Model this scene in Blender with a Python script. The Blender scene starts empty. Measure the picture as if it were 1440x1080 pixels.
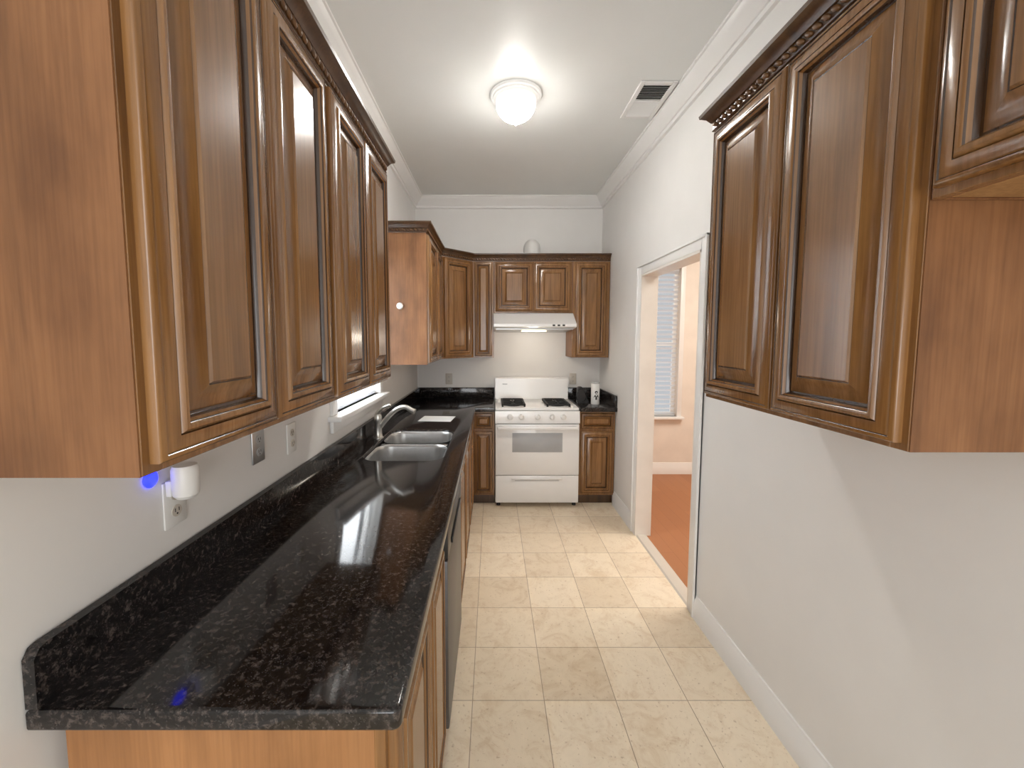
import bpy, bmesh, math, random
from mathutils import Vector, Matrix
random.seed(7)
S = bpy.context.scene
C = S.collection
PI = math.pi
try:
    S.view_settings.view_transform = 'Standard'
    S.view_settings.look = 'None'
except Exception:
    pass

# ------------------------------------------------------------------ materials
def new_mat(name):
    m = bpy.data.materials.new(name); m.use_nodes = True
    nt = m.node_tree; b = nt.nodes['Principled BSDF']
    return m, nt, b
def N(nt, t, **kw):
    n = nt.nodes.new(t)
    for k, v in kw.items():
        if k in n.inputs: n.inputs[k].default_value = v
        else: setattr(n, k, v)
    return n
def ramp(nt, stops, interp='LINEAR'):
    r = nt.nodes.new('ShaderNodeValToRGB'); r.color_ramp.interpolation = interp
    e = r.color_ramp.elements
    while len(e) < len(stops): e.new(0.5)
    for i, (p, c) in enumerate(stops):
        e[i].position = p; e[i].color = (*c, 1) if len(c) == 3 else c
    return r
def mixc(nt, fac, a, b, mode='MIX'):
    m = nt.nodes.new('ShaderNodeMix'); m.data_type = 'RGBA'; m.blend_type = mode
    L = nt.links
    for sock, v in ((m.inputs[0], fac), (m.inputs[6], a), (m.inputs[7], b)):
        if isinstance(v, bpy.types.NodeSocket): L.new(v, sock)
        elif isinstance(v, (int, float)): sock.default_value = v
        else: sock.default_value = (*v, 1)
    return m.outputs[2]
def coords(nt, scale=(1,1,1), loc=(0,0,0), rnd=False):
    tc = nt.nodes.new('ShaderNodeTexCoord'); mp = nt.nodes.new('ShaderNodeMapping')
    mp.inputs['Scale'].default_value = scale; mp.inputs['Location'].default_value = loc
    src = tc.outputs['Object']
    if rnd:
        oi = nt.nodes.new('ShaderNodeObjectInfo'); ad = nt.nodes.new('ShaderNodeVectorMath'); ad.operation = 'MULTIPLY_ADD'
        ad.inputs[1].default_value = (17, 9, 5)
        nt.links.new(oi.outputs['Random'], ad.inputs[0]); nt.links.new(src, ad.inputs[2]); src = ad.outputs[0]
    nt.links.new(src, mp.inputs['Vector'])
    return mp.outputs['Vector']
def plain(name, col, rough=0.5, metal=0.0, noise=0.04, nscale=6, bump=0.0, bscale=200, coat=0):
    m, nt, b = new_mat(name); L = nt.links
    v = coords(nt)
    n = N(nt, 'ShaderNodeTexNoise', Scale=nscale, Detail=4.0); L.new(v, n.inputs['Vector'])
    lo = tuple(c*(1-noise) for c in col); hi = tuple(min(1, c*(1+noise)) for c in col)
    r = ramp(nt, [(0.3, lo), (0.7, hi)]); L.new(n.outputs['Fac'], r.inputs[0])
    L.new(r.outputs[0], b.inputs['Base Color'])
    b.inputs['Roughness'].default_value = rough; b.inputs['Metallic'].default_value = metal
    b.inputs['Coat Weight'].default_value = coat
    if bump:
        n2 = N(nt, 'ShaderNodeTexNoise', Scale=bscale, Detail=3.0); L.new(v, n2.inputs['Vector'])
        bp = N(nt, 'ShaderNodeBump', Strength=bump, Distance=0.002); L.new(n2.outputs['Fac'], bp.inputs['Height'])
        L.new(bp.outputs[0], b.inputs['Normal'])
    return m
def wood(name, dark, mid, light, rough=0.3, coat=0.25, blotch=0.5, grain=14, fine=0.7, bscale=1.3):
    m, nt, b = new_mat(name); L = nt.links
    v = coords(nt, (grain, grain, 1.1), rnd=True)
    n = N(nt, 'ShaderNodeTexNoise', Scale=1.6, Detail=6.0, Roughness=0.6, Distortion=0.5); L.new(v, n.inputs['Vector'])
    r = ramp(nt, [(0.25, dark), (0.5, mid), (0.78, light)]); L.new(n.outputs['Fac'], r.inputs[0])
    v2 = coords(nt, (110, 110, 3.5), rnd=True)
    n2 = N(nt, 'ShaderNodeTexNoise', Scale=1.5, Detail=3.0); L.new(v2, n2.inputs['Vector'])
    r2 = ramp(nt, [(0.35, (0.72,0.68,0.62)), (0.6, (1,1,1))]); L.new(n2.outputs['Fac'], r2.inputs[0])
    c1 = mixc(nt, fine, r.outputs[0], r2.outputs[0], 'MULTIPLY')
    v3 = coords(nt, (4, 4, 2.2), rnd=True)
    n3 = N(nt, 'ShaderNodeTexNoise', Scale=bscale, Detail=4.0); L.new(v3, n3.inputs['Vector'])
    r3 = ramp(nt, [(0.3, (0.6,0.55,0.5)), (0.65, (1.0,1.0,1.0))]); L.new(n3.outputs['Fac'], r3.inputs[0])
    c2 = mixc(nt, blotch, c1, r3.outputs[0], 'MULTIPLY')
    L.new(c2, b.inputs['Base Color'])
    b.inputs['Roughness'].default_value = rough
    b.inputs['Coat Weight'].default_value = coat; b.inputs['Coat Roughness'].default_value = 0.15
    return m
def emis(name, col, strength):
    m, nt, b = new_mat(name)
    b.inputs['Base Color'].default_value = (*col, 1)
    b.inputs['Emission Color'].default_value = (*col, 1); b.inputs['Emission Strength'].default_value = strength
    b.inputs['Roughness'].default_value = 0.3
    return m

M = {}
M['wall'] = plain('wall_paint', (0.85,0.835,0.81), 0.5, noise=0.012, bump=0.03)
M['ceil'] = plain('ceiling_paint', (0.84,0.85,0.83), 0.38, noise=0.008, bump=0.02)
M['side_wall'] = plain('cream_wall_paint', (0.85,0.775,0.695), 0.6)
M['trim'] = plain('white_trim_paint', (0.89,0.88,0.86), 0.3, noise=0.01)
M['jamb'] = plain('jamb_warm_light_tint', (0.86,0.82,0.76), 0.35)  # warm light from the side room is put into this colour
M['wood'] = wood('glazed_walnut_front', (0.18,0.081,0.024), (0.275,0.130,0.040), (0.35,0.176,0.058), 0.27, 0.4, 0.35, 14, 0.7)
M['glaze'] = wood('dark_glaze_groove', (0.035,0.015,0.005), (0.06,0.026,0.009), (0.09,0.041,0.014), 0.26, 0.4)
M['panel'] = wood('brown_stained_panel', (0.19,0.084,0.033), (0.29,0.130,0.051), (0.36,0.168,0.069), 0.45, 0.05, 0.95, 7, 0.6, 1.9)
M['honey'] = wood('honey_stained_panel', (0.33,0.15,0.052), (0.44,0.205,0.075), (0.50,0.25,0.10), 0.42, 0.08, 0.5, 6, 0.4, 1.5)
M['crown'] = wood('dark_crown_wood', (0.05,0.022,0.007), (0.09,0.04,0.013), (0.135,0.063,0.02), 0.32, 0.2)
M['rope'] = wood('carved_rope_wood', (0.09,0.04,0.012), (0.15,0.068,0.02), (0.2,0.095,0.03), 0.3, 0.3)
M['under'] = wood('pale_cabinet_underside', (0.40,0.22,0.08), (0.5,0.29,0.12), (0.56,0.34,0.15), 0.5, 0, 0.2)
M['enamel'] = plain('white_enamel', (0.89,0.88,0.86), 0.2, noise=0.008, coat=0.3)
M['plastic'] = plain('white_plastic', (0.84,0.83,0.80), 0.35, noise=0.01)
M['almond'] = plain('almond_plastic', (0.62,0.57,0.50), 0.35, noise=0.02)
M['black'] = plain('black_plastic', (0.012,0.012,0.013), 0.3, noise=0.1)
M['iron'] = plain('black_cast_iron', (0.009,0.009,0.009), 0.65, noise=0.2, bump=0.2)
M['steel'] = plain('brushed_stainless', (0.44,0.44,0.435), 0.34, 0.9, noise=0.06, nscale=40)
M['dwsteel'] = plain('dark_stainless', (0.13,0.13,0.135), 0.38, 0.8, noise=0.06, nscale=40)
M['nickel'] = plain('brushed_nickel', (0.60,0.58,0.54), 0.3, 0.9, noise=0.05, nscale=30)
M['grey'] = plain('grey_oven_glass', (0.42,0.425,0.43), 0.4, noise=0.05)
M['palegrey'] = plain('pale_grey_shadow_gap', (0.60,0.595,0.585), 0.5, noise=0.03)
M['silver'] = plain('pale_silver', (0.74,0.73,0.71), 0.3, 0.3, noise=0.03)
M['dark'] = plain('dark_void', (0.012,0.011,0.011), 0.7)
M['paper'] = plain('white_paper', (0.92,0.92,0.92), 0.6, noise=0.01)
M['rim'] = emis('lamp_rim_added_glow', (0.86,0.85,0.82), 0.3)  # opaque base ring; faint emission added to lighten its dark underside
# frosted bowl: the lamp inside shines mostly downwards
m = emis('lit_frosted_glass', (1.0,0.968,0.915), 1.0); nt = m.node_tree; b = nt.nodes['Principled BSDF']
ge = nt.nodes.new('ShaderNodeNewGeometry'); sp_ = nt.nodes.new('ShaderNodeSeparateXYZ'); nt.links.new(ge.outputs['Normal'], sp_.inputs[0])
r_ = nt.nodes.new('ShaderNodeMapRange'); r_.inputs['From Min'].default_value = 0.0; r_.inputs['From Max'].default_value = -1.0; r_.inputs['To Min'].default_value = 0.0; r_.inputs['To Max'].default_value = 1.0
nt.links.new(sp_.outputs['Z'], r_.inputs['Value'])
pw = nt.nodes.new('ShaderNodeMath'); pw.operation = 'POWER'; pw.inputs[1].default_value = 1.7; nt.links.new(r_.outputs[0], pw.inputs[0])
q_ = nt.nodes.new('ShaderNodeMath'); q_.operation = 'MULTIPLY_ADD'; q_.inputs[1].default_value = 172.0; q_.inputs[2].default_value = 1.6; nt.links.new(pw.outputs[0], q_.inputs[0])
nt.links.new(q_.outputs[0], b.inputs['Emission Strength']); M['glow'] = m
M['hoodglow'] = emis('lit_hood_lens', (1.0,0.82,0.55), 2.2)
M['blue'] = emis('blue_led', (0.02,0.03,1.0), 3.0)
m, nt, b = new_mat('white_blind_slat')
b.inputs['Base Color'].default_value = (0.85,0.86,0.87,1); b.inputs['Roughness'].default_value = 0.5
tr = nt.nodes.new('ShaderNodeBsdfTranslucent'); tr.inputs[0].default_value = (0.9,0.92,0.95,1)
mx = nt.nodes.new('ShaderNodeMixShader'); mx.inputs[0].default_value = 0.5
nt.links.new(b.outputs[0], mx.inputs[1]); nt.links.new(tr.outputs[0], mx.inputs[2]); nt.links.new(mx.outputs[0], nt.nodes['Material Output'].inputs[0])
M['blind'] = m
m, nt, b = new_mat('window_glass')
tp = nt.nodes.new('ShaderNodeBsdfTransparent'); gl = nt.nodes.new('ShaderNodeBsdfGlossy'); gl.inputs['Roughness'].default_value = 0.02
mx = nt.nodes.new('ShaderNodeMixShader'); mx.inputs[0].default_value = 0.05
nt.links.new(tp.outputs[0], mx.inputs[1]); nt.links.new(gl.outputs[0], mx.inputs[2]); nt.links.new(mx.outputs[0], nt.nodes['Material Output'].inputs[0])
M['glass'] = m

# granite
m, nt, b = new_mat('black_granite'); L = nt.links
v = coords(nt)
n1 = N(nt, 'ShaderNodeTexNoise', Scale=80.0, Detail=6.0, Roughness=0.74, Distortion=0.3); L.new(v, n1.inputs['Vector'])
r1 = ramp(nt, [(0.44, (0.006,0.006,0.007)), (0.54, (0.027,0.022,0.021)), (0.68, (0.125,0.104,0.094))]); L.new(n1.outputs['Fac'], r1.inputs[0])
n5 = N(nt, 'ShaderNodeTexNoise', Scale=26.0, Detail=4.0, Roughness=0.6); L.new(v, n5.inputs['Vector'])
r5 = ramp(nt, [(0.38, (0.5,0.5,0.5)), (0.60, (1.1,1.07,1.05))]); L.new(n5.outputs['Fac'], r5.inputs[0])
g1 = mixc(nt, 1.0, r1.outputs[0], r5.outputs[0], 'MULTIPLY')
n2 = N(nt, 'ShaderNodeTexVoronoi', Scale=190.0); L.new(v, n2.inputs['Vector'])
r2 = ramp(nt, [(0.05, (0.20,0.19,0.18)), (0.22, (0,0,0))]); L.new(n2.outputs['Distance'], r2.inputs[0])
n3 = N(nt, 'ShaderNodeTexNoise', Scale=15.0, Detail=3.0); L.new(v, n3.inputs['Vector'])
r3 = ramp(nt, [(0.36, (0,0,0)), (0.56, (1,1,1))]); L.new(n3.outputs['Fac'], r3.inputs[0])
fl = mixc(nt, 1.0, r2.outputs[0], r3.outputs[0], 'MULTIPLY')
L.new(mixc(nt, 0.55, g1, fl, 'ADD'), b.inputs['Base Color'])
b.inputs['Roughness'].default_value = 0.08
M['granite'] = m

# floor tile
m, nt, b = new_mat('cream_travertine_tile'); L = nt.links
v = coords(nt, loc=(-0.219+3.05, -0.131+3.05, 0))
br = nt.nodes.new('ShaderNodeTexBrick'); br.offset = 0; br.squash = 1
for k, val in (('Scale',1.0),('Mortar Size',0.0019),('Mortar Smooth',0.25),('Bias',0.0),('Brick Width',0.305),('Row Height',0.305)): br.inputs[k].default_value = val
br.inputs['Color1'].default_value = (0.90,0.78,0.605,1); br.inputs['Color2'].default_value = (0.75,0.625,0.46,1); br.inputs['Mortar'].default_value = (0.42,0.315,0.21,1)
L.new(v, br.inputs['Vector'])
n1 = N(nt, 'ShaderNodeTexNoise', Scale=9.0, Detail=9.0, Roughness=0.72, Distortion=1.2); L.new(v, n1.inputs['Vector'])
r1 = ramp(nt, [(0.30, (0.82,0.74,0.645)), (0.50, (1,1,1)), (0.72, (1.06,1.06,1.06))]); L.new(n1.outputs['Fac'], r1.inputs[0])
c = mixc(nt, 0.9, br.outputs['Color'], r1.outputs[0], 'MULTIPLY')
n2 = N(nt, 'ShaderNodeTexNoise', Scale=5.5, Detail=10.0, Roughness=0.85, Distortion=1.6); L.new(v, n2.inputs['Vector'])
r2 = ramp(nt, [(0.565, (0,0,0)), (0.74, (0.85,0.85,0.85))]); L.new(n2.outputs['Fac'], r2.inputs[0])
c = mixc(nt, r2.outputs[0], c, (0.55,0.345,0.17))
n4 = N(nt, 'ShaderNodeTexNoise', Scale=70.0, Detail=4.0); L.new(v, n4.inputs['Vector'])
r4 = ramp(nt, [(0.62, (0,0,0)), (0.70, (0.6,0.6,0.6))]); L.new(n4.outputs['Fac'], r4.inputs[0])
c = mixc(nt, r4.outputs[0], c, (0.49,0.35,0.21))
L.new(c, b.inputs['Base Color']); b.inputs['Roughness'].default_value = 0.30
bp = N(nt, 'ShaderNodeBump', Strength=0.2, Distance=0.003); bp.invert = True; L.new(br.outputs['Fac'], bp.inputs['Height']); L.new(bp.outputs[0], b.inputs['Normal'])
M['tile'] = m
# plank floor
m, nt, b = new_mat('cherry_plank_floor'); L = nt.links
tc = nt.nodes.new('ShaderNodeTexCoord'); mp = nt.nodes.new('ShaderNodeMapping'); mp.inputs['Rotation'].default_value = (0,0,PI/2); L.new(tc.outputs['Object'], mp.inputs['Vector'])
br = nt.nodes.new('ShaderNodeTexBrick'); br.offset = 0.4
for k, val in (('Scale',1.0),('Mortar Size',0.0008),('Mortar Smooth',0.2),('Bias',0.0),('Brick Width',1.2),('Row Height',0.1)): br.inputs[k].default_value = val
br.inputs['Color1'].default_value = (0.42,0.172,0.068,1); br.inputs['Color2'].default_value = (0.37,0.145,0.056,1); br.inputs['Mortar'].default_value = (0.23,0.085,0.034,1)
L.new(mp.outputs[0], br.inputs['Vector']); L.new(br.outputs['Color'], b.inputs['Base Color']); b.inputs['Roughness'].default_value = 0.45
M['plank'] = m

# ------------------------------------------------------------------ mesh builder
class MB:
    def __init__(s): s.bm = bmesh.new(); s.mi = 0
    def _f(s, vs):
        try:
            f = s.bm.faces.new(vs); f.material_index = s.mi; return f
        except ValueError: return None
    def box(s, x0, x1, y0, y1, z0, z1, bev=0.0, seg=2):
        x0,x1 = min(x0,x1),max(x0,x1); y0,y1 = min(y0,y1),max(y0,y1); z0,z1 = min(z0,z1),max(z0,z1)
        V = [s.bm.verts.new((x,y,z)) for z in (z0,z1) for y in (y0,y1) for x in (x0,x1)]
        F = [s._f([V[i] for i in q]) for q in ((0,2,3,1),(4,5,7,6),(0,1,5,4),(1,3,7,5),(3,2,6,7),(2,0,4,6))]
        if bev > 0:
            E = list({e for f in F for e in f.edges})
            bmesh.ops.bevel(s.bm, geom=E, offset=bev, segments=seg, affect='EDGES', profile=0.5)
        return s
    def rings(s, loops, cap0=True, cap1=True, closed=True):
        R = [[s.bm.verts.new(p) for p in lp] for lp in loops]
        n = len(R[0])
        for a, c in zip(R, R[1:]):
            for i in range(n if closed else n-1):
                j = (i+1) % n
                s._f([a[i], a[j], c[j], c[i]])
        if cap0: s._f(R[0][::-1])
        if cap1: s._f(R[-1])
        return s
    def tube(s, pts, r, n=12, taper=None):
        P = [Vector(p) for p in pts]; loops = []
        up = Vector((0,0,1)); prev = None
        for i, p in enumerate(P):
            t = (P[min(i+1,len(P)-1)] - P[max(i-1,0)]).normalized()
            if prev is None:
                a = t.cross(up)
                if a.length < 1e-3: a = t.cross(Vector((1,0,0)))
            else: a = prev - t*prev.dot(t)
            a.normalize(); prev = a; c = t.cross(a)
            rr = r if taper is None else taper[i]
            loops.append([p + (a*math.cos(k*2*PI/n) + c*math.sin(k*2*PI/n))*rr for k in range(n)])
        return s.rings(loops)
    def lathe(s, prof, o=(0,0,0), n=32, axis='Z'):
        o = Vector(o); loops = []
        for r, h in prof:
            lp = []
            for k in range(n):
                a = 2*PI*k/n; x, y = r*math.cos(a), r*math.sin(a)
                lp.append(o + (Vector((x,y,h)) if axis == 'Z' else Vector((h,x,y)) if axis == 'X' else Vector((x,h,y))))
            loops.append(lp)
        return s.rings(loops)
    def prism(s, poly, a, c, axis='Z'):
        def P(u, v, w): return (u,v,w) if axis == 'Z' else (w,u,v) if axis == 'X' else (u,w,v)
        return s.rings([[P(u,v,a) for u,v in poly], [P(u,v,c) for u,v in poly]])
    def ell(s, c, rx, ry, rz, Mx=None, nu=8, nv=5):
        c = Vector(c); loops = []
        for j in range(nv+1):
            ph = -PI/2 + PI*(j*0.94+0.03*nv)/nv
            lp = []
            for k in range(nu):
                a = 2*PI*k/nu
                p = Vector((rx*math.cos(ph)*math.cos(a), ry*math.cos(ph)*math.sin(a), rz*math.sin(ph)))
                if Mx: p = Mx @ p
                lp.append(c+p)
            loops.append(lp)
        return s.rings(loops)
    def sweep(s, path, prof):
        P = [Vector((p[0],p[1])) for p in path]; loops = []
        def nr(d): return Vector((d.y,-d.x))
        for i, p in enumerate(P):
            if i == 0: mN = nr((P[1]-p).normalized())
            elif i == len(P)-1: mN = nr((p-P[i-1]).normalized())
            else:
                n1 = nr((p-P[i-1]).normalized()); n2 = nr((P[i+1]-p).normalized())
                mN = (n1+n2).normalized(); mN = mN / max(0.3, mN.dot(n1))
            loops.append([(p.x+mN.x*o, p.y+mN.y*o, z) for o, z in prof])
        return s.rings(loops)

MW = {}
def build(name, mb, mats, parent=None, world=True, label=None, sharp=32):
    bm = mb.bm
    if parent is not None and world: bm.transform(MW[parent.name].inverted())
    bmesh.ops.recalc_face_normals(bm, faces=bm.faces)
    lim = math.radians(sharp)
    for f in bm.faces: f.smooth = True
    for e in bm.edges:
        if len(e.link_faces) == 2: e.smooth = e.calc_face_angle(0) < lim
        else: e.smooth = False
    me = bpy.data.meshes.new(name); bm.to_mesh(me); bm.free()
    for k in (mats if isinstance(mats, (list,tuple)) else [mats]): me.materials.append(M[k])
    o = bpy.data.objects.new(name, me); C.objects.link(o)
    if parent is not None:
        o.parent = parent; MW[o.name] = MW[parent.name]
    else: MW[o.name] = Matrix.Identity(4)
    if label: o['label'] = label
    return o
def thing(name, label, cat, loc=(0,0,0), rz=0.0, group=None):
    o = bpy.data.objects.new(name, None); C.objects.link(o)
    o.empty_display_size = 0.1
    o.location = loc; o.rotation_euler = (0,0,rz); o['label'] = label; o['category'] = cat
    if group: o['group'] = group
    MW[o.name] = Matrix.Translation(loc) @ Matrix.Rotation(rz, 4, 'Z')
    return o
def tag(o, label, cat, group=None):
    o['label'] = label; o['category'] = cat
    if group: o['group'] = group
    return o
def struct(name, mb, mats):
    o = build(name, mb, mats); o['kind'] = 'structure'; return o
def rrect(cx, cy, w, h, r, z, n=6):
    pts = []
    for sx, sy, a0 in ((1,1,0),(-1,1,PI/2),(-1,-1,PI),(1,-1,1.5*PI)):
        for k in range(n+1):
            a = a0 + (PI/2)*k/n
            pts.append((cx+sx*(w/2-r)+r*math.cos(a), cy+sy*(h/2-r)+r*math.sin(a), z))
    return pts
def plate(name, outer, holes, z0, z1, bev, matk, parent):
    cu = bpy.data.curves.new('tmp', 'CURVE'); cu.dimensions = '2D'; cu.fill_mode = 'BOTH'
    for lp in [outer]+holes:
        sp = cu.splines.new('POLY'); sp.points.add(len(lp)-1); sp.use_cyclic_u = True
        for i, p in enumerate(lp): sp.points[i].co = (p[0], p[1], 0, 1)
    cu.extrude = (z1-z0)/2 - bev; cu.bevel_depth = bev; cu.bevel_resolution = 2; cu.offset = -bev
    t = bpy.data.objects.new('tmp', cu); C.objects.link(t)
    dg = bpy.context.evaluated_depsgraph_get()
    me = bpy.data.meshes.new_from_object(t.evaluated_get(dg)); bpy.data.objects.remove(t)
    mb = MB(); mb.bm.from_mesh(me); bpy.data.meshes.remove(me)
    bmesh.ops.remove_doubles(mb.bm, verts=mb.bm.verts, dist=0.00005)
    bmesh.ops.translate(mb.bm, verts=mb.bm.verts, vec=(0,0,(z0+z1)/2))
    for f in mb.bm.faces: f.material_index = 0
    return build(name, mb, matk, parent)

# ------------------------------------------------------------------ room
XL, XR, YB, ZC = -0.79, 1.12, 4.35, 2.96
YR = -2.6
XR2 = 1.225
DY0, DY1, DZ = 2.25, 3.15, 2.01          # doorway
WY0, WY1, WZ0, WZ1 = 2.06, 2.85, 1.16, 2.15  # sink window
mb = MB(); mb.box(XL-0.12, 1.19, YR, YB+0.12, -0.1, 0); struct('floor', mb, 'tile')
mb = MB(); mb.box(1.1905, 4.0, 0.5, 4.8, -0.1, 0.0); struct('floor_side', mb, 'plank')
mb = MB(); mb.box(XL-0.12, 4.0, YR, 4.8, ZC, ZC+0.1); struct('ceiling', mb, 'ceil')
mb = MB()
mb.box(XL-0.12, XL, YR, WY0, 0, ZC); mb.box(XL-0.12, XL, WY1, YB+0.12, 0, ZC)
mb.box(XL-0.12, XL, WY0, WY1, 0, WZ0); mb.box(XL-0.12, XL, WY0, WY1, WZ1, ZC)
struct('wall_left', mb, 'wall')
mb = MB(); mb.box(XL, XR, YB, YB+0.12, 0, ZC); struct('wall_back', mb, 'wall')
mb = MB()
mb.box(XR, XR2, YR, DY0, 0, ZC); mb.box(XR, XR2, DY1, YB+0.12, 0, ZC); mb.box(XR, XR2, DY0, DY1, DZ, ZC)
struct('wall_right', mb, 'wall')
# rear wall behind the photographer with a wide window
mb = MB()
mb.box(XL, -0.55, YR-0.1, YR, 0, ZC); mb.box(0.9, XR, YR-0.1, YR, 0, ZC); mb.box(-0.55, 0.9, YR-0.1, YR, 0, 0.3); mb.box(-0.55, 0.9, YR-0.1, YR, 2.4, ZC)
struct('wall_rear', mb, 'wall')
# neighbouring room
SY = 4.62
sx0, sx1, sz0, sz1 = 1.42, 2.06, 0.66, 2.30
mb = MB()
mb.box(XR2, sx0, SY, SY+0.12, 0, ZC); mb.box(sx1, 4.0, SY, SY+0.12, 0, ZC)
mb.box(sx0, sx1, SY, SY+0.12, 0, sz0); mb.box(sx0, sx1, SY, SY+0.12, sz1, ZC)
struct('wall_side_back', mb, 'side_wall')
mb = MB(); mb.box(3.9, 4.0, 0.6, SY, 0, ZC); struct('wall_side_right', mb, 'side_wall')
mb = MB(); mb.box(XR2, 4.0, 0.5, 0.6, 0, ZC); struct('wall_side_front', mb, 'side_wall')
mb = MB(); mb.box(XR2+0.001, XR2+0.006, 0.6, DY0, 0, ZC); mb.box(XR2+0.001, XR2+0.006, DY1, SY, 0, ZC); struct('wall_side_left', mb, 'side_wall')

# crown moulding of the room
prof = [(0,ZC),(0.085,ZC),(0.085,ZC-0.012),(0.076,ZC-0.015),(0.072,ZC-0.026),(0.060,ZC-0.042),(0.042,ZC-0.062),(0.030,ZC-0.080),(0.026,ZC-0.085),(0.018,ZC-0.087),(0.016,ZC-0.108),(0.0,ZC-0.112)]
mb2 = MB(); mb2.sweep([(XL,YR+0.01),(XL,YB),(XR,YB),(XR,YR+0.01)], prof)
struct('trim_1', mb2, 'trim')
# baseboards
bprof = [(0,0),(0.018,0),(0.018,0.085),(0.014,0.092),(0.014,0.105),(0.008,0.115),(0.006,0.128),(0,0.13)]
mb = MB(); mb.sweep([(XR,DY0-0.071),(XR,YR+0.01)], bprof); mb.sweep([(XR,3.735),(XR,3.221)], bprof); struct('baseboard_right', mb, 'trim')
mb = MB(); mb.sweep([(XL,YR+0.01),(XL,0.64)], bprof); struct('baseboard_left', mb, 'trim')
mb = MB(); mb.sweep([(XR2+0.01,SY),(3.9,SY)], bprof); struct('baseboard_side', mb, 'trim')
# door casing + jamb
cw = 0.07
def casing(mb, xw, sgn):
    def bar(y0,y1,z0,z1, vert):
        mb.box(xw, xw+sgn*0.014, y0, y1, z0, z1, 0.003)
    bar(DY0-cw, DY0, 0, DZ+cw, 1); bar(DY1, DY1+cw, 0, DZ+cw, 1); bar(DY0, DY1, DZ, DZ+cw, 0)
    # raised back band
    mb.box(xw, xw+sgn*0.024, DY0-cw, DY0-cw+0.016, 0, DZ+cw, 0.004)
    mb.box(xw, xw+sgn*0.024, DY1+cw-0.016, DY1+cw, 0, DZ+cw, 0.004)
    mb.box(xw, xw+sgn*0.024, DY0-cw, DY1+cw, DZ+cw-0.016, DZ+cw, 0.004)
mb = MB(); casing(mb, XR, -1); struct('trim_2', mb, 'trim')
mb = MB()
mb.box(XR-0.012, XR2+0.006, DY0, DY0+0.015, 0, DZ); mb.box(XR-0.012, XR2+0.006, DY1-0.015, DY1, 0, DZ); mb.box(XR-0.012, XR2+0.006, DY0, DY1, DZ-0.015, DZ)
struct('door_1', mb, 'jamb')
mb = MB(); mb.prism([(1.115,0.0),(1.125,0.008),(1.18,0.008),(1.20,0.0)], DY0+0.015, DY1-0.015, axis='Y'); struct('trim_3', mb, 'almond')

# sink window
w = thing('window_1', '', ''); del w['label']; del w['category']; w['kind'] = 'structure'
mb = MB()
mb.box(XL, XL+0.016, WY0-0.065, WY0, WZ0, WZ1+0.065, 0.003); mb.box(XL, XL+0.016, WY1, WY1+0.06, WZ0, WZ1+0.065, 0.003); mb.box(XL, XL+0.016, WY0, WY1, WZ1, WZ1+0.065, 0.003)
build('casing', mb, 'trim', w)
mb = MB()
mb.box(XL-0.10, XL-0.07, WY0, WY0+0.04, WZ0, WZ1); mb.box(XL-0.10, XL-0.07, WY1-0.04, WY1, WZ0, WZ1)
mb.box(XL-0.10, XL-0.07, WY0+0.04, WY1-0.04, WZ0, WZ0+0.02); mb.box(XL-0.10, XL-0.07, WY0+0.04, WY1-0.04, WZ1-0.04, WZ1); mb.box(XL-0.10, XL-0.07, WY0+0.04, WY1-0.04, 1.80, 1.83)
build('sash', mb, 'trim', w)
mb = MB(); mb.box(XL-0.088, XL-0.084, WY0+0.04, WY1-0.04, WZ0+0.02, WZ1-0.04); build('pane', mb, 'glass', w)
mb = MB(); mb.box(XL-0.07, XL+0.065, WY0-0.09, WY1+0.064, WZ0-0.026, WZ0, 0.006); build('sill', mb, 'trim', w)
mb = MB(); mb.box(XL, XL+0.018, WY0-0.07, WY1+0.06, WZ0-0.085, WZ0-0.026, 0.004); build('apron', mb, 'trim', w)
def blind(label, axis, a0, a1, c, z0, z1, tilt=62, hw=0.0125, sp=0.021):
    o = thing('window_blind', label, 'blind', ((c, (a0+a1)/2, z1) if axis == 'Y' else ((a0+a1)/2, c, z1)))
    mb = MB(); z = z0+0.032
    cs, sn = math.cos(math.radians(tilt))*hw, math.sin(math.radians(tilt))*hw
    if axis == 'X': cs = -cs
    while z < z1-0.04:
        q = [(c-cs, z-sn), (c-0.4*cs-0.001, z-0.4*sn+0.001), (c+0.4*cs-0.001, z+0.4*sn+0.001), (c+cs, z+sn)]
        vv = []
        for p in q:
            if axis == 'Y': vv.append((mb.bm.verts.new((p[0],a0,p[1])), mb.bm.verts.new((p[0],a1,p[1]))))
            else: vv.append((mb.bm.verts.new((a0,p[0],p[1])), mb.bm.verts.new((a1,p[0],p[1]))))
        for s0, s1 in zip(vv, vv[1:]): mb._f([s0[0], s0[1], s1[1], s1[0]])
        z += sp
    build('slats', mb, 'blind', o)
    for nm, zz0, zz1 in (('bottom_rail', z0+0.001, z0+0.018), ('head_rail', z1-0.035, z1-0.003)):
        mb = MB()
        if axis == 'Y': mb.box(c-0.013, c+0.013, a0, a1, zz0, zz1, 0.003)
        else: mb.box(a0, a1, c-0.013, c+0.013, zz0, zz1, 0.003)
        build(nm, mb, 'blind', o)
    return o
blind('white slatted blind in the window above the sink', 'Y', WY0+0.004, WY1-0.004, XL-0.035, WZ0, WZ1, 128, 0.0125, 0.021)
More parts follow.
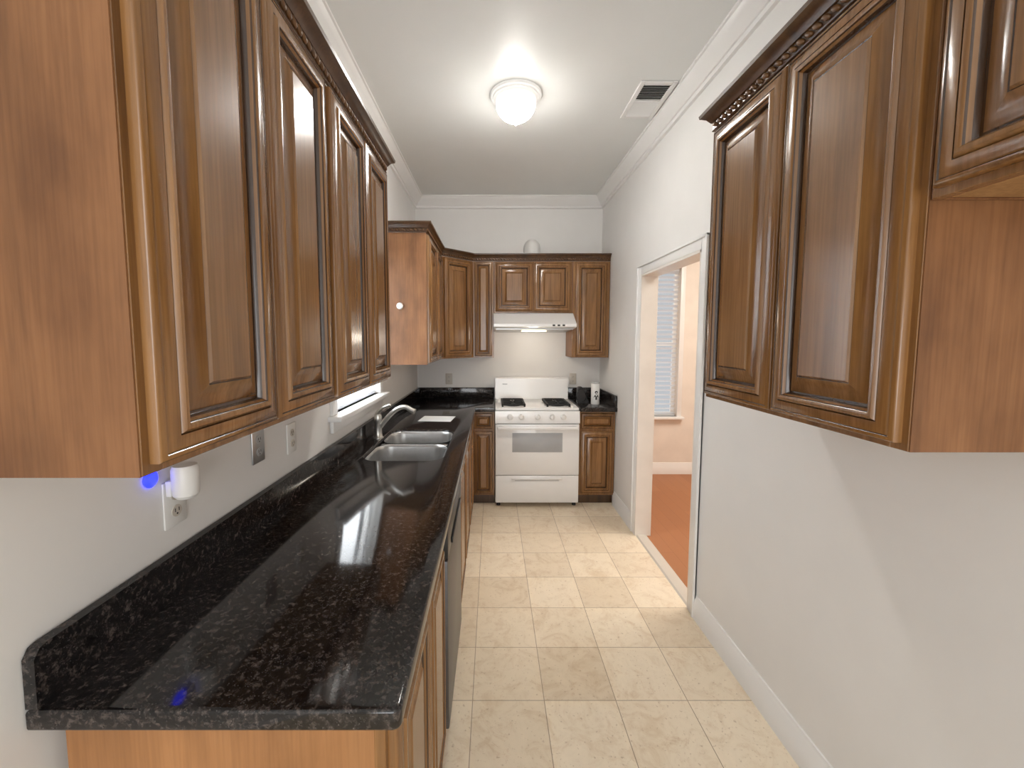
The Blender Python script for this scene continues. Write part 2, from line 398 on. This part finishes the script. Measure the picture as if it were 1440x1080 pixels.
# neighbour room window
w = thing('window_2', '', ''); del w['label']; del w['category']; w['kind'] = 'structure'
mb = MB()
mb.box(sx0-0.07, sx0, SY-0.016, SY, sz0, sz1+0.07, 0.003); mb.box(sx1, sx1+0.05, SY-0.016, SY, sz0, sz1+0.07, 0.003); mb.box(sx0, sx1, SY-0.016, SY, sz1, sz1+0.07, 0.003)
build('casing', mb, 'trim', w)
mb = MB()
mb.box(sx0, sx0+0.04, SY+0.06, SY+0.09, sz0, sz1); mb.box(sx1-0.04, sx1, SY+0.06, SY+0.09, sz0, sz1)
mb.box(sx0+0.04, sx1-0.04, SY+0.06, SY+0.09, sz0, sz0+0.04); mb.box(sx0+0.04, sx1-0.04, SY+0.06, SY+0.09, sz1-0.04, sz1); mb.box(sx0+0.04, sx1-0.04, SY+0.06, SY+0.09, 1.45, 1.49)
build('sash', mb, 'trim', w)
mb = MB(); mb.box(sx0+0.04, sx1-0.04, SY+0.073, SY+0.077, sz0+0.04, sz1-0.04); build('pane', mb, 'glass', w)
mb = MB(); mb.box(sx0-0.09, sx1+0.07, SY-0.06, SY+0.06, sz0-0.028, sz0, 0.006); build('sill', mb, 'trim', w)
blind('white slatted blind in the window seen through the doorway', 'X', sx0+0.01, sx1-0.01, SY+0.03, sz0, sz1, 30, 0.024, 0.052)

# ------------------------------------------------------------------ cabinets
def rect(x0,x1,z0,z1,i,y): return [(x0+i,y,z0+i),(x1-i,y,z0+i),(x1-i,y,z1-i),(x0+i,y,z1-i)]
FR = [(0,0,0),(0,-0.013,0),(0.003,-0.017,0),(0.009,-0.019,0),(0.011,-0.017,1),(0.014,-0.0195,0),(0.033,-0.021,0),(0.0345,-0.0185,1),(0.0365,-0.0225,0),(0.040,-0.0260,0),(0.045,-0.0265,0),(0.049,-0.0240,0),(0.0505,-0.0205,1),(0.0545,-0.0155,0),(0.0575,-0.0065,1)]
PN = [(0.0575,-0.0065,1),(0.062,-0.0065,1),(0.065,-0.0085,0),(0.080,-0.0115,0),(0.092,-0.0160,0),(0.100,-0.0200,0),(0.102,-0.0190,1),(0.1055,-0.0235,0)]
def front(parent, x0, x1, z0, z1, name='door', panel_name='raised_panel'):
    k = min(1.0, 0.35*min(x1-x0, z1-z0)/0.105)
    def go(seq, mb, cap0, cap1):
        prev = None
        for i, (ins, y, g) in enumerate(seq):
            lp = [mb.bm.verts.new(p) for p in rect(x0,x1,z0,z1,ins*k,y)]
            if prev:
                mb.mi = g
                for a in range(4): mb._f([prev[a], prev[(a+1)%4], lp[(a+1)%4], lp[a]])
            elif cap0: mb.mi = 0; mb._f(lp[::-1])
            prev = lp
        if cap1: mb.mi = 0; mb._f(prev)
    mb = MB(); go(FR, mb, True, False)
    d = build(name, mb, ['wood','glaze'], parent, world=False, sharp=38)
    mb = MB(); go(PN, mb, False, True)
    build(panel_name, mb, ['wood','glaze'], d, world=False, sharp=25)
    return d
def frame(parent, w, z0, z1, bars_x=(), bars_z=(), st=0.035, x0=0.0):
    mb = MB(); xe = w-x0
    mb.box(x0, x0+st, 0, 0.02, z0, z1, 0.001, 1); mb.box(xe-st, xe, 0, 0.02, z0, z1, 0.001, 1)
    mb.box(x0+st, xe-st, 0, 0.02, z0, z0+st, 0.001, 1); mb.box(x0+st, xe-st, 0, 0.02, z1-st, z1, 0.001, 1)
    for x in bars_x: mb.box(x-0.02, x+0.02, 0.0005, 0.0195, z0+st, z1-st)
    for z in bars_z: mb.box(x0+st, xe-st, 0.0005, 0.0195, z-0.015, z+0.015)
    return build('face_frame', mb, 'wood', parent, world=False)
def upper(label, loc, rz, w, d, h, nd, group, m0=0.016, gap=0.006, z_in=(0.014,0.012), poly=None):
    t = thing('wall_cabinet', label, 'cabinet', loc, rz, group)
    mb = MB()
    if poly: mb.prism(poly, 0.0, h)
    else:
        mb.box(0.0028, w-0.0028, 0.0205, d, 0.004, h)
        mb.box(0.0003, 0.0027, 0.0015, d, 0.0, h); mb.box(w-0.0027, w-0.0003, 0.0015, d, 0.0, h)
    build('body', mb, 'panel', t, world=False)
    if not poly:
        mb = MB(); mb.box(0.012, w-0.012, 0.022, d-0.004, 0.0015, 0.0038); build('bottom_panel', mb, 'under', t, world=False)
    frame(t, w, 0, h, [w/2] if nd == 2 else [], x0=0.0 if poly else 0.0028)
    dw = (w-2*m0-(nd-1)*gap)/nd
    for i in range(nd):
        x = m0+i*(dw+gap)
        front(t, x, x+dw, z_in[0], h-z_in[1])
    return t
ZU, ZT = 1.350, 2.262
HU = ZT-ZU
XU = -0.478
DU = 0.307
upper('wall cabinet at the near left with its brown end panel facing the camera', (XU,0.552,ZU), PI/2, 0.669, DU, HU, 2, 'upper cabinets')
upper('left wall cabinet between the nearest cabinet and the sink window', (XU,1.222,ZU), PI/2, 0.669, DU, HU, 2, 'upper cabinets')
upper('left wall cabinet past the sink window, with a small knob on its brown end panel', (-0.46,2.925,ZU), PI/2, 0.813, 0.325, HU, 2, 'upper cabinets')
c45 = math.cos(PI/4)
def loc45(p):
    x, y = p[0]+0.46, p[1]-3.74
    return (c45*x + c45*y, -c45*x + c45*y)
pent = [loc45(p) for p in ((-0.785,3.741),(-0.474,3.741),(-0.191,4.024),(-0.191,4.345),(-0.785,4.345))]
upper('angled corner wall cabinet with one door, left of the stove', (-0.46,3.74,ZU), PI/4, 0.3818, 0.3, HU, 1, 'upper cabinets', poly=pent, m0=0.03)
upper('narrow wall cabinet between the angled corner cabinet and the range hood', (-0.189,4.01,ZU), 0, 0.198, 0.335, HU, 1, 'upper cabinets')
upper('short two door wall cabinet directly above the white range hood', (0.0105,4.01,1.775), 0, 0.748, 0.335, ZT-1.775, 2, 'upper cabinets')
upper('wall cabinet right of the range hood, against the right wall', (0.76,4.01,ZU), 0, 0.355, 0.335, HU, 1, 'upper cabinets', m0=0.028)
ZUR, ZTR = 1.330, 2.245
upper('tall two door wall cabinet on the right wall before the doorway', (0.765,1.485,ZUR), -PI/2, 0.735, 0.35, ZTR-ZUR, 2, 'upper cabinets', gap=0.008)
upper('short high wall cabinet at the right edge of the photo with open space below', (0.765,0.7485,1.78), -PI/2, 0.86, 0.35, ZTR-1.78, 2, 'upper cabinets')

# cabinet crowns
cprof = [(0,0),(0.008,0),(0.010,0.003),(0.008,0.005),(0.008,0.028),(0.013,0.030),(0.017,0.036),(0.024,0.046),(0.034,0.053),(0.040,0.056),(0.042,0.066),(0,0.066)]
def crown(label, path, ZT=ZT):
    t = thing('crown_molding', label, 'molding', (path[1][0], path[1][1], ZT+0.001), 0, 'wooden crown moldings')
    mb = MB(); mb.sweep(path, [(o, ZT+0.001+z) for o, z in cprof]); build('cornice', mb, 'crown', t, sharp=25)
    mb = MB()
    for p, q in zip(path, path[1:]):
        a, c = Vector((*p,0)), Vector((*q,0)); d = (c-a); Ln = d.length; d.normalize(); nn = Vector((d.y,-d.x,0))
        k = max(1, int(Ln/0.026))
        for i in range(k):
            pos = a + d*((i+0.5)*Ln/k) + nn*0.0105; pos.z = ZT+0.0175
            Rm = Matrix((( d.x, nn.x, 0),(d.y, nn.y, 0),(0,0,1))) @ Matrix.Rotation(0.55, 3, 'Y')
            mb.ell(pos, 0.0152, 0.007, 0.0072, Rm, 8, 5)
    build('rope_carving', mb, 'rope', t, sharp=60)
crown('dark crown molding with rope carving along the near left wall cabinets', [(-0.785,0.552),(XU,0.552),(XU,1.891),(-0.785,1.891)])
crown('dark crown molding wrapping the corner wall cabinets around the stove', [(-0.785,2.925),(-0.46,2.925),(-0.46,3.74),(-0.19,4.01),(1.114,4.01)])
crown('dark crown molding with rope carving along the right wall cabinets', [(1.114,1.485),(0.765,1.485),(0.765,-0.11)], ZTR)

# base cabinets
ZB = 0.874
def base(label, loc, rz, w, d, layout, cat='cabinet'):
    t = thing('base_cabinet', label, cat, loc, rz, 'base cabinets')
    top = 0.66 if layout.get('sink') else ZB
    mb = MB(); mb.box(0.001, w-0.001, 0.02, d, 0.09, top); build('body', mb, layout.get('mat','panel'), t, world=False)
    if layout.get('sink'):
        for x0, x1 in ((0.001,0.019),(w-0.019,w-0.001)):
            mb = MB(); mb.box(x0, x1, 0.02, d, top+0.0005, ZB); build('side_panel', mb, 'panel', t, world=False)
    mb = MB(); mb.box(0.002, w-0.002, 0.045, 0.065, 0, 0.0895); build('toe_kick', mb, 'crown', t, world=False)
    frame(t, w, 0.0905, ZB, [w/2] if layout.get('n',1) == 2 else [], [0.70] if layout.get('drawer') else [], 0.03)
    n = layout.get('n',1); m0 = 0.018; gap = 0.012
    dw = (w-2*m0-(n-1)*gap)/n
    for i in range(n):
        x = m0+i*(dw+gap)
        top = 0.69 if layout.get('drawer') else 0.855
        front(t, x, x+dw, 0.11, top)
        if layout.get('drawer'): front(t, x, x+dw, 0.715, 0.855, 'drawer', 'raised_panel')
    return t
XF = -0.19
base('left base cabinet at the near end of the counter, before the dishwasher', (XF,0.682,0), PI/2, 0.735, 0.565, {'n':2,'mat':'honey'})
base('left base cabinet under the sink', (XF,2.032,0), PI/2, 0.915, 0.57, {'n':2,'sink':1})
base('left base cabinet with drawers between the sink and the corner', (XF,2.949,0), PI/2, 0.785, 0.57, {'n':2,'drawer':1})
base('narrow base cabinet with one drawer and door, left of the stove', (-0.187,3.745,0), 0, 0.203, 0.59, {'drawer':1})
base('base cabinet with one drawer and door, right of the stove', (0.785,3.745,0), 0, 0.33, 0.59, {'drawer':1})

# dishwasher
t = thing('dishwasher', 'dishwasher with black control strip built in under the left counter', 'dishwasher', (XF,1.42,0), PI/2)
mb = MB(); mb.box(0.004, 0.604, 0.02, 0.57, 0.09, 0.87); build('body', mb, 'black', t, world=False)
mb = MB(); mb.box(0.004, 0.604, -0.03, 0.0195, 0.10, 0.745, 0.006); build('door', mb, 'dwsteel', t, world=False)
mb = MB(); mb.box(0.004, 0.604, -0.032, 0.0195, 0.75, 0.868, 0.008); build('control_panel', mb, 'black', t, world=False)
mb = MB(); mb.box(0.1, 0.5, -0.04, -0.0325, 0.765, 0.785, 0.003); build('handle', mb, 'black', t, world=False)
mb = MB(); mb.box(0.006, 0.602, 0.04, 0.06, 0.0, 0.0885); build('kick_plate', mb, 'black', t, world=False)

# ------------------------------------------------------------------ worktops
XE = -0.155
ZW0, ZW = 0.8755, 0.915
YN = 0.652
def arc(cx, cy, r, a0, a1, n=6): return [(cx+r*math.cos(a0+(a1-a0)*k/n), cy+r*math.sin(a0+(a1-a0)*k/n)) for k in range(n+1)]
t = thing('worktop', 'long black speckled granite worktop with sink cutout along the left wall', 'countertop', (-0.47,2.0,ZW0))
outer = [(-0.786,YN)] + arc(XE-0.016,YN+0.016,0.016,-PI/2,0) + [(XE,3.69),(0.016,3.69),(0.016,4.347),(-0.786,4.347)]
SX, SYc = -0.47, 2.435
hole = [(p[0],p[1]) for p in rrect(SX, SYc, 0.42, 0.71, 0.09, 0)][::-1]
plate('slab', outer, [hole], ZW0, ZW, 0.007, 'granite', t)
mb = MB()
pts = [(YN+0.001,ZW+0.0005),(4.345,ZW+0.0005),(4.345,1.02),(YN+0.022,1.02),(YN+0.012,1.017),(YN+0.002,1.002)]
mb.prism([(p[0],p[1]) for p in pts], -0.787, -0.766, axis='X')
build('backsplash', mb, 'granite', t)
mb = MB(); mb.box(-0.7655, 0.016, 4.327, 4.347, ZW+0.0005, 1.02, 0.003); build('backsplash', mb, 'granite', t)
t = thing('worktop', 'short black granite worktop in the corner right of the stove', 'countertop', (0.95,4.0,ZW0))
plate('slab', [(0.784,3.69),(1.117,3.69),(1.117,4.347),(0.784,4.347)], [], ZW0, ZW, 0.007, 'granite', t)
mb = MB(); mb.box(0.784, 1.096, 4.327, 4.347, ZW+0.0005, 1.02, 0.003); build('backsplash', mb, 'granite', t)
mb = MB(); mb.box(1.097, 1.117, 3.70, 4.347, ZW+0.0005, 1.02, 0.003); build('backsplash', mb, 'granite', t)

# ------------------------------------------------------------------ sink and faucet
t = thing('sink', 'double bowl stainless steel sink set into the black worktop', 'sink', (SX,SYc,0.70))
zf = 0.905
for nm, y0, y1, dep, lab in (('bowl',2.085,2.44,0.19,'nearer bowl'),('bowl',2.465,2.785,0.16,'farther bowl')):
    cy, hh = (y0+y1)/2, (y1-y0)
    mb = MB()
    L_ = []
    for ins, z, r in ((0,zf,0.085),(0.004,zf-0.004,0.082),(0.008,zf-0.02,0.08),(0.015,zf-dep+0.03,0.075),(0.035,zf-dep+0.006,0.06),(0.07,zf-dep,0.05)):
        L_.append(rrect(SX, cy, 0.412-2*ins, hh-2*ins, r, z))
    L_.append([(SX+(p[0]-SX)*0.15, cy+(p[1]-cy)*0.15, zf-dep-0.004) for p in L_[-1]])
    mb.rings(L_, cap0=False)
    build(nm, mb, 'steel', t, label=lab)
    mb = MB(); mb.lathe([(0.0,0.0),(0.04,0.0),(0.043,0.003),(0.036,0.006),(0.03,0.002),(0.0,0.002)], (SX,cy,zf-dep-0.001), 24); build('drain', mb, 'nickel', t)
mb = MB(); mb.box(SX-0.2, SX+0.2, 2.438, 2.468, zf-0.03, zf-0.002, 0.006); build('divider', mb, 'steel', t)
t = thing('faucet', 'brushed nickel single lever faucet arching over the sink', 'faucet', (-0.715,2.56,ZW+0.0005))
bx, by, bz = -0.715, 2.56, ZW+0.0005
mb = MB(); mb.lathe([(0.0,0),(0.031,0),(0.031,0.006),(0.026,0.012),(0.023,0.03),(0.022,0.10),(0.024,0.105),(0.024,0.135),(0.020,0.15),(0.0,0.155)], (bx,by,bz), 24); build('body', mb, 'nickel', t)
mb = MB()
pp = []; 
for k in range(15):
    s_ = k/14
    pp.append((bx+0.012+0.225*s_, by-0.03*s_, bz+0.07+0.13*math.sin(min(1,s_*1.12)*PI*0.62) - (0.02*max(0,s_-0.75)*4)))
mb.tube(pp, 0.014, 14, [0.016-0.003*k/14 if k < 10 else 0.014+0.003*(k-10)/4 for k in range(15)]); build('spout', mb, 'nickel', t)
mb = MB(); mb.tube([(bx,by,bz+0.152),(bx+0.01,by-0.01,bz+0.17),(bx+0.04,by-0.02,bz+0.195),(bx+0.085,by-0.03,bz+0.215)], 0.008, 10, [0.018,0.014,0.009,0.007]); build('lever', mb, 'nickel', t)

mb = MB()
pl = []
for i in range(2):
    pl.append([(-0.565,3.08,ZW+0.0012+i*0.0008),(-0.315,3.06,ZW+0.0012+i*0.0008),(-0.295,3.27,ZW+0.0012+i*0.0008),(-0.545,3.29,ZW+0.0012+i*0.0008)])
mb.rings(pl); tag(build('paper_sheet', mb, 'paper'), 'white sheet of paper lying on the granite behind the sink', 'paper')

# ------------------------------------------------------------------ stove
SX0, SX1, SF = 0.0215, 0.7785, 3.68
t = thing('gas_stove', 'white freestanding gas stove with black grates between the back cabinets', 'stove', ((SX0+SX1)/2, 4.0, 0))
mb = MB(); mb.box(SX0, SX1, SF+0.03, 4.33, 0.035, 0.885, 0.004); build('body', mb, 'enamel', t)
mb = MB(); mb.box(SX0, SX1, SF+0.02, 4.25, 0.8855, 0.912, 0.008); 
build('cooktop', mb, 'enamel', t)
mb = MB(); mb.prism([(4.255,0.8855),(4.34,0.8855),(4.34,1.13),(4.285,1.135),(4.268,1.12)], SX0+0.004, SX1-0.004, axis='X'); bg = build('back_guard', mb, 'enamel', t)
mb = MB(); mb.box(0.10, 0.15, 4.262, 4.2665, 1.06, 1.068); build('maker_mark', mb, 'grey', bg)
mb = MB(); mb.prism([(SF+0.0295,0.775),(SF+0.0295,0.884),(SF+0.004,0.884),(SF-0.012,0.79),(SF-0.008,0.775)], SX0, SX1, axis='X'); build('control_panel', mb, 'enamel', t)
for x in (0.155,0.255,0.40,0.53,0.63):
    mb = MB(); mb.lathe([(0,0.0),(0.027,0.0),(0.027,-0.006),(0.021,-0.010),(0.019,-0.026),(0.016,-0.029),(0,-0.029)], (x,SF-0.0055,0.835), 20, 'Y')
    mb.box(x-0.004, x+0.004, SF-0.042, SF-0.03, 0.818, 0.852, 0.002)
    build('knob', mb, 'plastic', t)
mb = MB(); mb.box(SX0+0.003, SX1-0.003, SF-0.01, SF+0.029, 0.303, 0.768, 0.006); od = build('oven_door', mb, 'enamel', t)
mb = MB(); mb.box(0.175, 0.625, SF-0.0135, SF-0.0105, 0.515, 0.69, 0.0012); build('oven_window', mb, 'grey', od)
mb = MB(); mb.box(0.04, 0.76, SF-0.055, SF-0.028, 0.725, 0.757, 0.010); mb.box(0.05,0.085,SF-0.030,SF-0.0102,0.728,0.754,0.003); mb.box(0.715,0.75,SF-0.030,SF-0.0102,0.728,0.754,0.003); build('handle', mb, 'enamel', od)
mb = MB(); mb.box(SX0+0.003, SX1-0.003, SF-0.006, SF+0.029, 0.045, 0.298, 0.006); dr = build('drawer', mb, 'enamel', t)
mb = MB(); mb.box(0.17, 0.63, SF-0.018, SF-0.0065, 0.262, 0.278, 0.005); build('handle', mb, 'enamel', dr)
mb = MB(); mb.box(0.20, 0.60, SF-0.0085, SF-0.0062, 0.248, 0.258); build('handle_recess_shade', mb, 'palegrey', dr)  # recess drawn as a flat strip, its shade put into the grey
for x in (SX0+0.03, SX1-0.03):
    for y in (SF+0.06, 4.28):
        mb = MB(); mb.lathe([(0,0),(0.018,0),(0.018,0.03),(0.012,0.0345),(0,0.0345)], (x,y,0), 12); build('foot', mb, 'black', t)
for bx_ in (0.19, 0.60):
    mb = MB(); x0, x1, y0, y1 = bx_-0.1, bx_+0.1, 3.76, 4.12
    zt = 0.938; hb = 0.0095
    for x in (x0, x1): mb.box(x-hb, x+hb, y0, y1, zt-0.015, zt, 0.002, 1)
    for y in (y0, (y0+y1)/2, y1): mb.box(x0+hb, x1-hb, y-hb, y+hb, zt-0.015, zt, 0.002, 1)
    for cy in (y0+0.09, y1-0.09):
        for a in range(4):
            dx, dy = ((1,0),(-1,0),(0,1),(0,-1))[a]
            if dx: mb.box(bx_+dx*0.018, bx_+dx*0.091, cy-0.009, cy+0.009, zt-0.012, zt+0.003, 0.002, 1)
            else: mb.box(bx_-0.009, bx_+0.009, cy+dy*0.018, cy+dy*0.081, zt-0.012, zt+0.003, 0.002, 1)
    for x in (x0, x1):
        for y in (y0, y1): mb.box(x-0.008, x+0.008, y-0.008, y+0.008, 0.9125, zt-0.012)
    build('grate', mb, 'iron', t)
    for cy in (y0+0.09, y1-0.09):
        mb = MB(); mb.lathe([(0,0),(0.072,0),(0.072,0.002),(0.04,0.004),(0.04,0.008),(0.042,0.009),(0.04,0.011),(0,0.0115)], (bx_,cy,0.9122), 24); build('burner', mb, 'iron', t)

# range hood
t = thing('range_hood', 'slim white range hood under the short cabinet above the stove', 'range hood', (0.385,4.1,1.62))
hx0, hx1, hy0 = 0.008, 0.762, 3.80
mb = MB(); mb.prism([(hy0,1.640),(hy0+0.03,1.630),(4.34,1.605),(4.34,1.772),(3.985,1.772),(3.97,1.765),(hy0+0.012,1.672),(hy0,1.665)], hx0, hx1, axis='X'); build('shell', mb, 'enamel', t, sharp=20)
mb = MB(); mb.prism([(hy0+0.05,1.6265),(4.32,1.605),(4.32,1.594),(hy0+0.05,1.615)], hx0+0.02, hx1-0.02, axis='X'); build('filter_tray', mb, 'steel', t)
mb = MB(); mb.box(0.27, 0.50, hy0+0.07, hy0+0.19, 1.597, 1.608, 0.004); build('light_lens', mb, 'hoodglow', t)
for x in (0.555, 0.60, 0.645):
    mb = MB(); mb.box(x-0.012, x+0.012, hy0-0.004, hy0-0.0003, 1.645, 1.660, 0.0015); build('switch', mb, 'black', t)

# duct elbow above cabinets
t = thing('vent_duct', 'white rounded vent duct rising above the cabinets over the hood', 'duct', (0.39,4.19,ZT+0.001))
mb = MB(); pts = [(0.39,4.19,ZT+0.001),(0.39,4.19,2.38)]
for k in range(1,9):
    a = PI/2*k/8; pts.append((0.39, 4.19+0.06*(1-math.cos(a)), 2.38+0.06*math.sin(a)))
pts.append((0.39,4.335,2.44)); mb.tube(pts, 0.08, 24); build('elbow', mb, 'plastic', t)
mb = MB(); mb.lathe([(0.081,0),(0.10,0),(0.10,0.006),(0.081,0.008)], (0.39,4.338,2.44), 28, 'Y'); build('wall_collar', mb, 'plastic', t)

# ------------------------------------------------------------------ items on the right worktop
cx, cy, cz = 0.968, 3.90, ZW+0.0005
t = thing('canister', 'white cylinder with a black emblem on the worktop right of the stove', 'canister', (cx,cy,cz))
mb = MB(); mb.lathe([(0,0),(0.038,0),(0.040,0.004),(0.040,0.19),(0.038,0.194),(0,0.194)], (cx,cy,cz), 28); build('body', mb, 'plastic', t)
mb = MB(); mb.lathe([(0,0.1945),(0.037,0.1945),(0.039,0.197),(0.039,0.203),(0.036,0.207),(0,0.207)], (cx,cy,cz), 28); build('lid', mb, 'grey', t)
mb = MB()
def curved(poly):
    lps = []
    for rr in (0.0402, 0.0408):
        lps.append([(cx+rr*math.sin(u/0.04), cy-rr*math.cos(u/0.04), cz+v_) for u, v_ in poly])
    mb.rings(lps)
curved([(0.014*math.cos(a*PI/6), 0.115+0.014*math.sin(a*PI/6)) for a in range(12)])
curved([(-0.008,0.045),(0.008,0.045),(0.008,0.075),(0.026,0.065),(0.012,0.092),(0,0.10),(-0.012,0.092),(-0.026,0.065),(-0.008,0.075)])
build('emblem', mb, 'black', t)
gx = 0.862
t = thing('gadget', 'black plastic gadget with a looped cord beside the white cylinder', 'gadget', (gx,3.95,ZW+0.0005))
mb = MB(); mb.prism([(-0.06+gx,ZW+0.001),(0.05+gx,ZW+0.001),(0.055+gx,ZW+0.03),(0.02+gx,ZW+0.055),(0.01+gx,ZW+0.14),(-0.025+gx,ZW+0.165),(-0.055+gx,ZW+0.15),(-0.05+gx,ZW+0.06)], 3.93, 3.99, axis='Y')
bmesh.ops.bevel(mb.bm, geom=list(mb.bm.edges), offset=0.008, segments=2, affect='EDGES'); build('body', mb, 'black', t)
mb = MB(); mb.tube([(gx-0.02+0.05*math.sin(k/14*2*PI*0.9), 3.91+0.01*math.cos(k/3), ZW+0.075-0.06*math.cos(k/14*2*PI*0.9)+0.0) for k in range(15)], 0.004, 8); build('cord', mb, 'black', t)

# ------------------------------------------------------------------ outlets and small wall things
def outlet(label, pos, rz, plate_m='plastic', sock='almond'):
    t = thing('wall_outlet', label, 'outlet', pos, rz, 'wall outlets')   # local: front is -y, wall at y=0
    mb = MB(); mb.box(-0.036, 0.036, -0.006, -0.0005, -0.058, 0.058, 0.003); build('cover_plate', mb, plate_m, t, world=False)
    for zc in (-0.021, 0.021):
        mb = MB(); mb.prism([(0.016*math.cos(a*PI/8), zc+0.0145*math.sin(a*PI/8)) for a in range(16)], -0.0085, -0.0062, axis='Y'); s_ = build('receptacle', mb, sock, t, world=False)
        mb = MB()
        for x in (-0.006, 0.006): mb.box(x-0.001, x+0.001, -0.0092, -0.0086, zc-0.002, zc+0.007)
        mb.box(-0.002, 0.002, -0.0092, -0.0086, zc-0.009, zc-0.005)
        build('slots', mb, 'dark', s_, world=False)
    return t
outlet('white wall outlet with a plugged in night light, under the nearest left cabinet', (XL,1.0,1.135), PI/2)
outlet('steel covered wall outlet under the left wall cabinets', (XL,1.37,1.18), PI/2, 'steel', 'grey')
outlet('white wall outlet on the left wall just before the sink window', (XL,1.60,1.15), PI/2)
outlet('almond wall outlet on the back wall left of the stove', (-0.46,YB,1.11), 0, 'almond')
outlet('almond wall outlet on the back wall right of the stove', (0.84,YB,1.11), 0, 'almond')
t = thing('night_light', 'white plug in night light glowing blue under the near left cabinet', 'night light', (XL+0.05,0.985,1.14))
zn = 1.152
mb = MB(); mb.lathe([(0,0),(0.020,0.002),(0.027,0.010),(0.029,0.03),(0.029,0.072),(0.025,0.082),(0,0.084)], (XL+0.045,0.985,zn), 24); build('body', mb, 'plastic', t)
mb = MB(); mb.box(XL+0.0093, XL+0.022, 0.966, 1.01, zn+0.008, zn+0.046, 0.002); build('plug_base', mb, 'plastic', t)
mb = MB(); mb.lathe([(0,0.0006),(0.020,0.0006),(0.0205,0.004),(0.016,0.008),(0.009,0.010),(0,0.0105)], (XL,0.934,1.216), 20, 'X'); build('blue_lens', mb, 'blue', t)
mb = MB(); mb.lathe([(0,0),(0.010,0),(0.010,-0.010),(0.020,-0.013),(0.024,-0.018),(0.020,-0.024),(0.010,-0.027),(0,-0.028)], (-0.645,2.931,1.76), 24, 'Y')
tag(build('round_knob', mb, 'silver'), 'small silver knob stuck on the brown cabinet end panel beside the window', 'knob')

# ceiling light
o = (0.135,2.555,ZC)
t = thing('ceiling_light', 'lit flush mount ceiling light with frosted glass bowl', 'ceiling light', o)
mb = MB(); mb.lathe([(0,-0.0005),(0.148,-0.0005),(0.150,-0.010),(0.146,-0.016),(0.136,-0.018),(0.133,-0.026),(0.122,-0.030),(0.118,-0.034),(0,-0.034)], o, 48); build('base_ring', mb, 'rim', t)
mb = MB(); mb.lathe([(0.112,-0.0345),(0.116,-0.045)]+[(0.116*math.cos(a*PI/24), -0.052-0.10*math.sin(a*PI/24)) for a in range(0,12)]+[(0.004,-0.1525)], o, 48); build('glass_bowl', mb, 'glow', t, sharp=60)
mb = MB(); mb.lathe([(0,-0.153),(0.012,-0.153),(0.012,-0.159),(0.006,-0.163),(0.008,-0.171),(0.004,-0.179),(0,-0.182)], o, 16); build('finial', mb, 'plastic', t)

# ceiling vent
t = thing('ceiling_vent', 'white ceiling air vent with louvers beside the right wall', 'vent', (0.925,2.61,ZC))
vx0, vx1, vy0, vy1 = 0.82, 1.028, 2.42, 2.80
mb = MB(); zv0, zv1 = ZC-0.012, ZC-0.0005; fw = 0.028
mb.box(vx0, vx0+fw, vy0, vy1, zv0, zv1, 0.003, 1); mb.box(vx1-fw, vx1, vy0, vy1, zv0, zv1, 0.003, 1)
mb.box(vx0+fw, vx1-fw, vy0, vy0+fw, zv0, zv1, 0.003, 1); mb.box(vx0+fw, vx1-fw, vy1-fw, vy1, zv0, zv1, 0.003, 1); mb.box(vx0+fw, vx1-fw, 2.60, 2.615, zv0, zv1)
build('frame', mb, 'trim', t)
mb = MB(); mb.box(vx0+fw, vx1-fw, vy0+fw, vy1-fw, ZC-0.0025, ZC-0.001); build('backing', mb, 'dark', t)
for a, c, sg in ((vy0+fw, 2.60, 1), (2.615, vy1-fw, -1)):
    mb = MB(); n = 9
    for i in range(n):
        y = a+(c-a)*(i+0.5)/n; h = 0.0045
        mb.prism([(y-sg*h, ZC-0.011),(y-sg*h+0.001, ZC-0.011),(y+sg*h+0.001, ZC-0.003),(y+sg*h, ZC-0.003)], vx0+fw, vx1-fw, axis='X')
    build('louvers', mb, 'trim', t)

# ------------------------------------------------------------------ lights
def area(name, loc, rot, sx, sy, power, col):
    l = bpy.data.lights.new(name, 'AREA'); l.shape = 'RECTANGLE'; l.size = sx; l.size_y = sy; l.energy = power; l.color = col
    o = bpy.data.objects.new(name, l); o.location = loc; o.rotation_euler = rot; C.objects.link(o); return o
def point(name, loc, power, col, r=0.05):
    l = bpy.data.lights.new(name, 'POINT'); l.energy = power; l.color = col; l.shadow_soft_size = r
    o = bpy.data.objects.new(name, l); o.location = loc; C.objects.link(o); return o
area('rear_window_daylight', (0.17,YR+0.2,1.4), (PI/2+0.3,0,0), 1.4, 2.0, 50, (0.98,0.99,1.0))
area('side_room_light', (2.4,2.8,2.85), (0,0,0), 1.2, 1.2, 56, (1.0,0.93,0.84))
area('sink_window_daylight', (XL-0.16,(WY0+WY1)/2,1.68), (0,-PI/2,0), 1.0, 0.80, 22, (0.93,0.97,1.0))
area('side_window_daylight', ((sx0+sx1)/2,SY+0.2,1.5), (-PI/2,0,0), 0.7, 1.7, 1.6, (0.90,0.95,1.0))
point('hood_bulb', (0.385,3.95,1.54), 2.3, (1.0,0.90,0.77), 0.04)
W = bpy.data.worlds.new('World'); S.world = W; W.use_nodes = True
bg_ = W.node_tree.nodes['Background']; bg_.inputs[0].default_value = (0.88,0.94,1.0,1); bg_.inputs[1].default_value = 0.6

# ------------------------------------------------------------------ camera
cam = bpy.data.cameras.new('Camera'); co = bpy.data.objects.new('Camera', cam); C.objects.link(co)
cam.sensor_width = 36; cam.lens = 585/1440*36; cam.clip_start = 0.02
cam.shift_x = 27/1440; cam.shift_y = -19/1440
co.location = (0,0,1.54); co.rotation_euler = (math.radians(90-4.5), 0, 0)
S.camera = co
